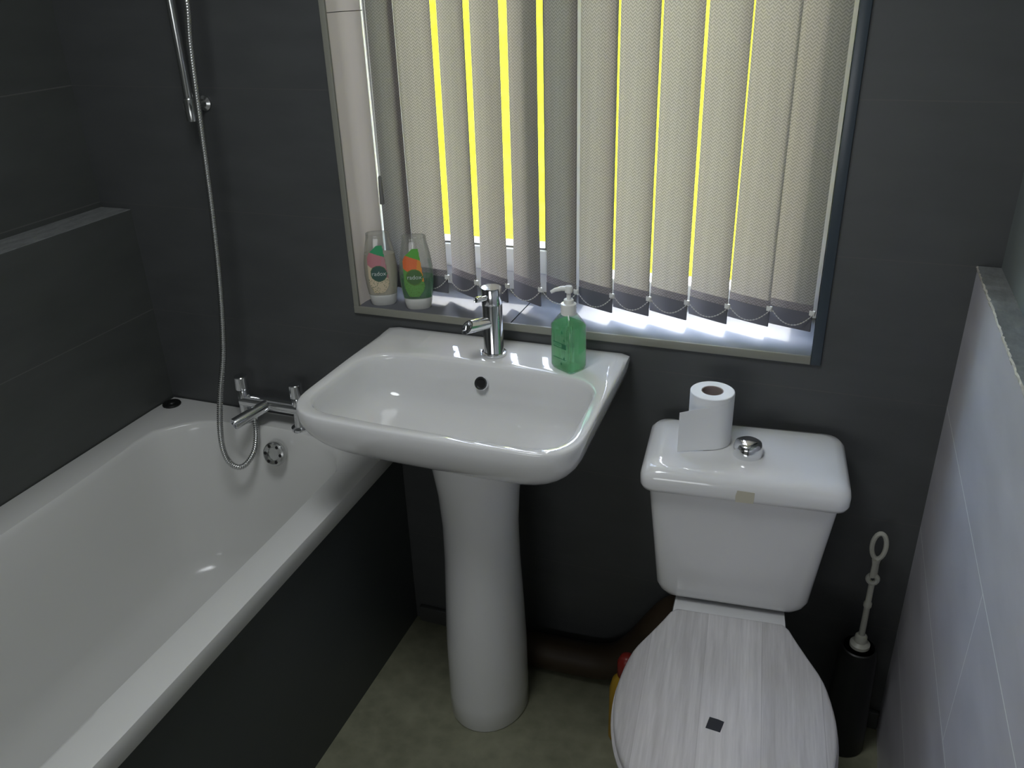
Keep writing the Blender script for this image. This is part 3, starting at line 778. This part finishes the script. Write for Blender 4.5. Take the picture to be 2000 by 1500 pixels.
# toilet roll on the cistern
RL = Vector((1.419, -.128, .7483))
tr = empty('toilet_roll', 'white toilet roll standing on the cistern lid with its end hanging loose', 'toilet roll', RL)
RR, RH = .0405, .104
bm = bmesh.new(); lathe(bm, [(.0205, 0), (RR - .001, 0), (RR, .001), (RR, RH - .001), (RR - .001, RH), (.0205, RH), (.0205, 0)], n=64, cap0=False, cap1=False); obj('paper_roll', bm, M['paper'], tr, 40)
bm = bmesh.new(); lathe(bm, [(.0204, .0005), (.0204, RH - .0005), (.0188, RH - .0005), (.0188, .0005), (.0204, .0005)], n=48, cap0=False, cap1=False); obj('cardboard_core', bm, M['card'], tr, 40)
bm = bmesh.new(); path = []
a0, a1 = math.radians(45), math.radians(-68)
for k in range(20):
    a = a0 + (a1 - a0) * k / 19; rr = RR + .0006 + .0006 * k / 19
    path.append((rr * math.cos(a), rr * math.sin(a)))
tx, ty = math.sin(a1), -math.cos(a1); x, y = path[-1]
for k in range(1, 13):
    s = .0058 * k
    path.append((x + tx * s + .0012 * math.sin(k * .7), y + ty * s - .05 * s * s * 10))
outp = [(px, py) for px, py in path]
innp = [(px * .992, py * .992 + (.0004 if i > 19 else 0)) for i, (px, py) in enumerate(path)]
sec = outp + innp[::-1]
zt = lambda i: RH - .0005
loft(bm, [[(px, py, .0012 + .0012 * (math.sin(i*.9) * .3)) for i, (px, py) in enumerate(sec)], [(px, py, RH - .0012 - .019 * max(0, (min(i, 2*len(outp) - 1 - i) - 4) / (len(outp) - 5))) for i, (px, py) in enumerate(sec)]])
obj('loose_sheet', bm, M['paper'], tr, 50)

# ------------------------------------------------------------------ toilet brush and bottle
tb = empty('toilet_brush', 'cream handled toilet brush standing in a black holder in the right corner', 'toilet brush', (1.755, -.07, 0))
bm = bmesh.new(); lathe(bm, [(.045, 0), (.047, .003), (.044, .10), (.038, .25), (.034, .275), (.031, .277), (.035, .25), (.040, .1), (.042, .006), (.001, .006)], (1.755, -.07, 0), n=40); rel(obj('holder', bm, M['black'], tb), tb)
bm = bmesh.new()
tube(bm, [(1.7555, -.07, z) for z in (.27, .31, .345, .38, .384, .392, .396, .44)], lambda i: (.0062, .0062, .006, .006, .0082, .0082, .006, .0058)[i], 16)
lathe(bm, [(.017, .277), (.020, .279), (.020, .286), (.013, .292), (.012, .305), (.009, .309)], (1.7555, -.07, 0), n=28)
# flattened grip with a small hole and a large hanging loop
import_pts = []
def loop(cx, cz, rx, rz, th, n=28, ty=.005):
    rings = []
    for k in range(n):
        t = 2*PI*k/n; c_ = Vector((cx + rx*math.cos(t), -.07, cz + rz*math.sin(t)))
        nn = Vector((math.cos(t) / rx, 0, math.sin(t) / rz)).normalized()
        rings.append([c_ + nn * th * math.cos(2*PI*j/8) + Vector((0, ty * math.sin(2*PI*j/8), 0)) for j in range(8)])
    rings.append(rings[0])
    vr = [[bm.verts.new(p) for p in r] for r in rings[:-1]]
    for i in range(n):
        a, b = vr[i], vr[(i+1) % n]
        for j in range(8): bm.faces.new((a[j], a[(j+1) % 8], b[(j+1) % 8], b[j]))
loop(1.7555, .453, .0085, .010, .0052)
tube(bm, [(1.7555, -.07, z) for z in (.460, .475, .49, .503)], lambda i: (.010, .009, .0085, .011)[i], 14, sx=.6)
loop(1.7555, .533, .0125, .030, .0048)
rel(obj('brush_handle', bm, M['ivory'], tb), tb)
bb = empty('cleaner_bottle', 'yellow cleaner bottle with a red cap on the floor left of the toilet', 'bottle', (1.297, -.215, 0))
bm = bmesh.new(); lathe(bm, [(.032, 0), (.036, .004), (.036, .145), (.030, .172), (.018, .188), (.016, .19)], n=32, sy=.8); obj('body', bm, M['yellow'], bb)
bm = bmesh.new(); lathe(bm, [(.018, .187), (.020, .19), (.0205, .225), (.014, .240), (.008, .244), (.001, .245)], n=28); obj('cap', bm, M['red'], bb, label='red screw cap')
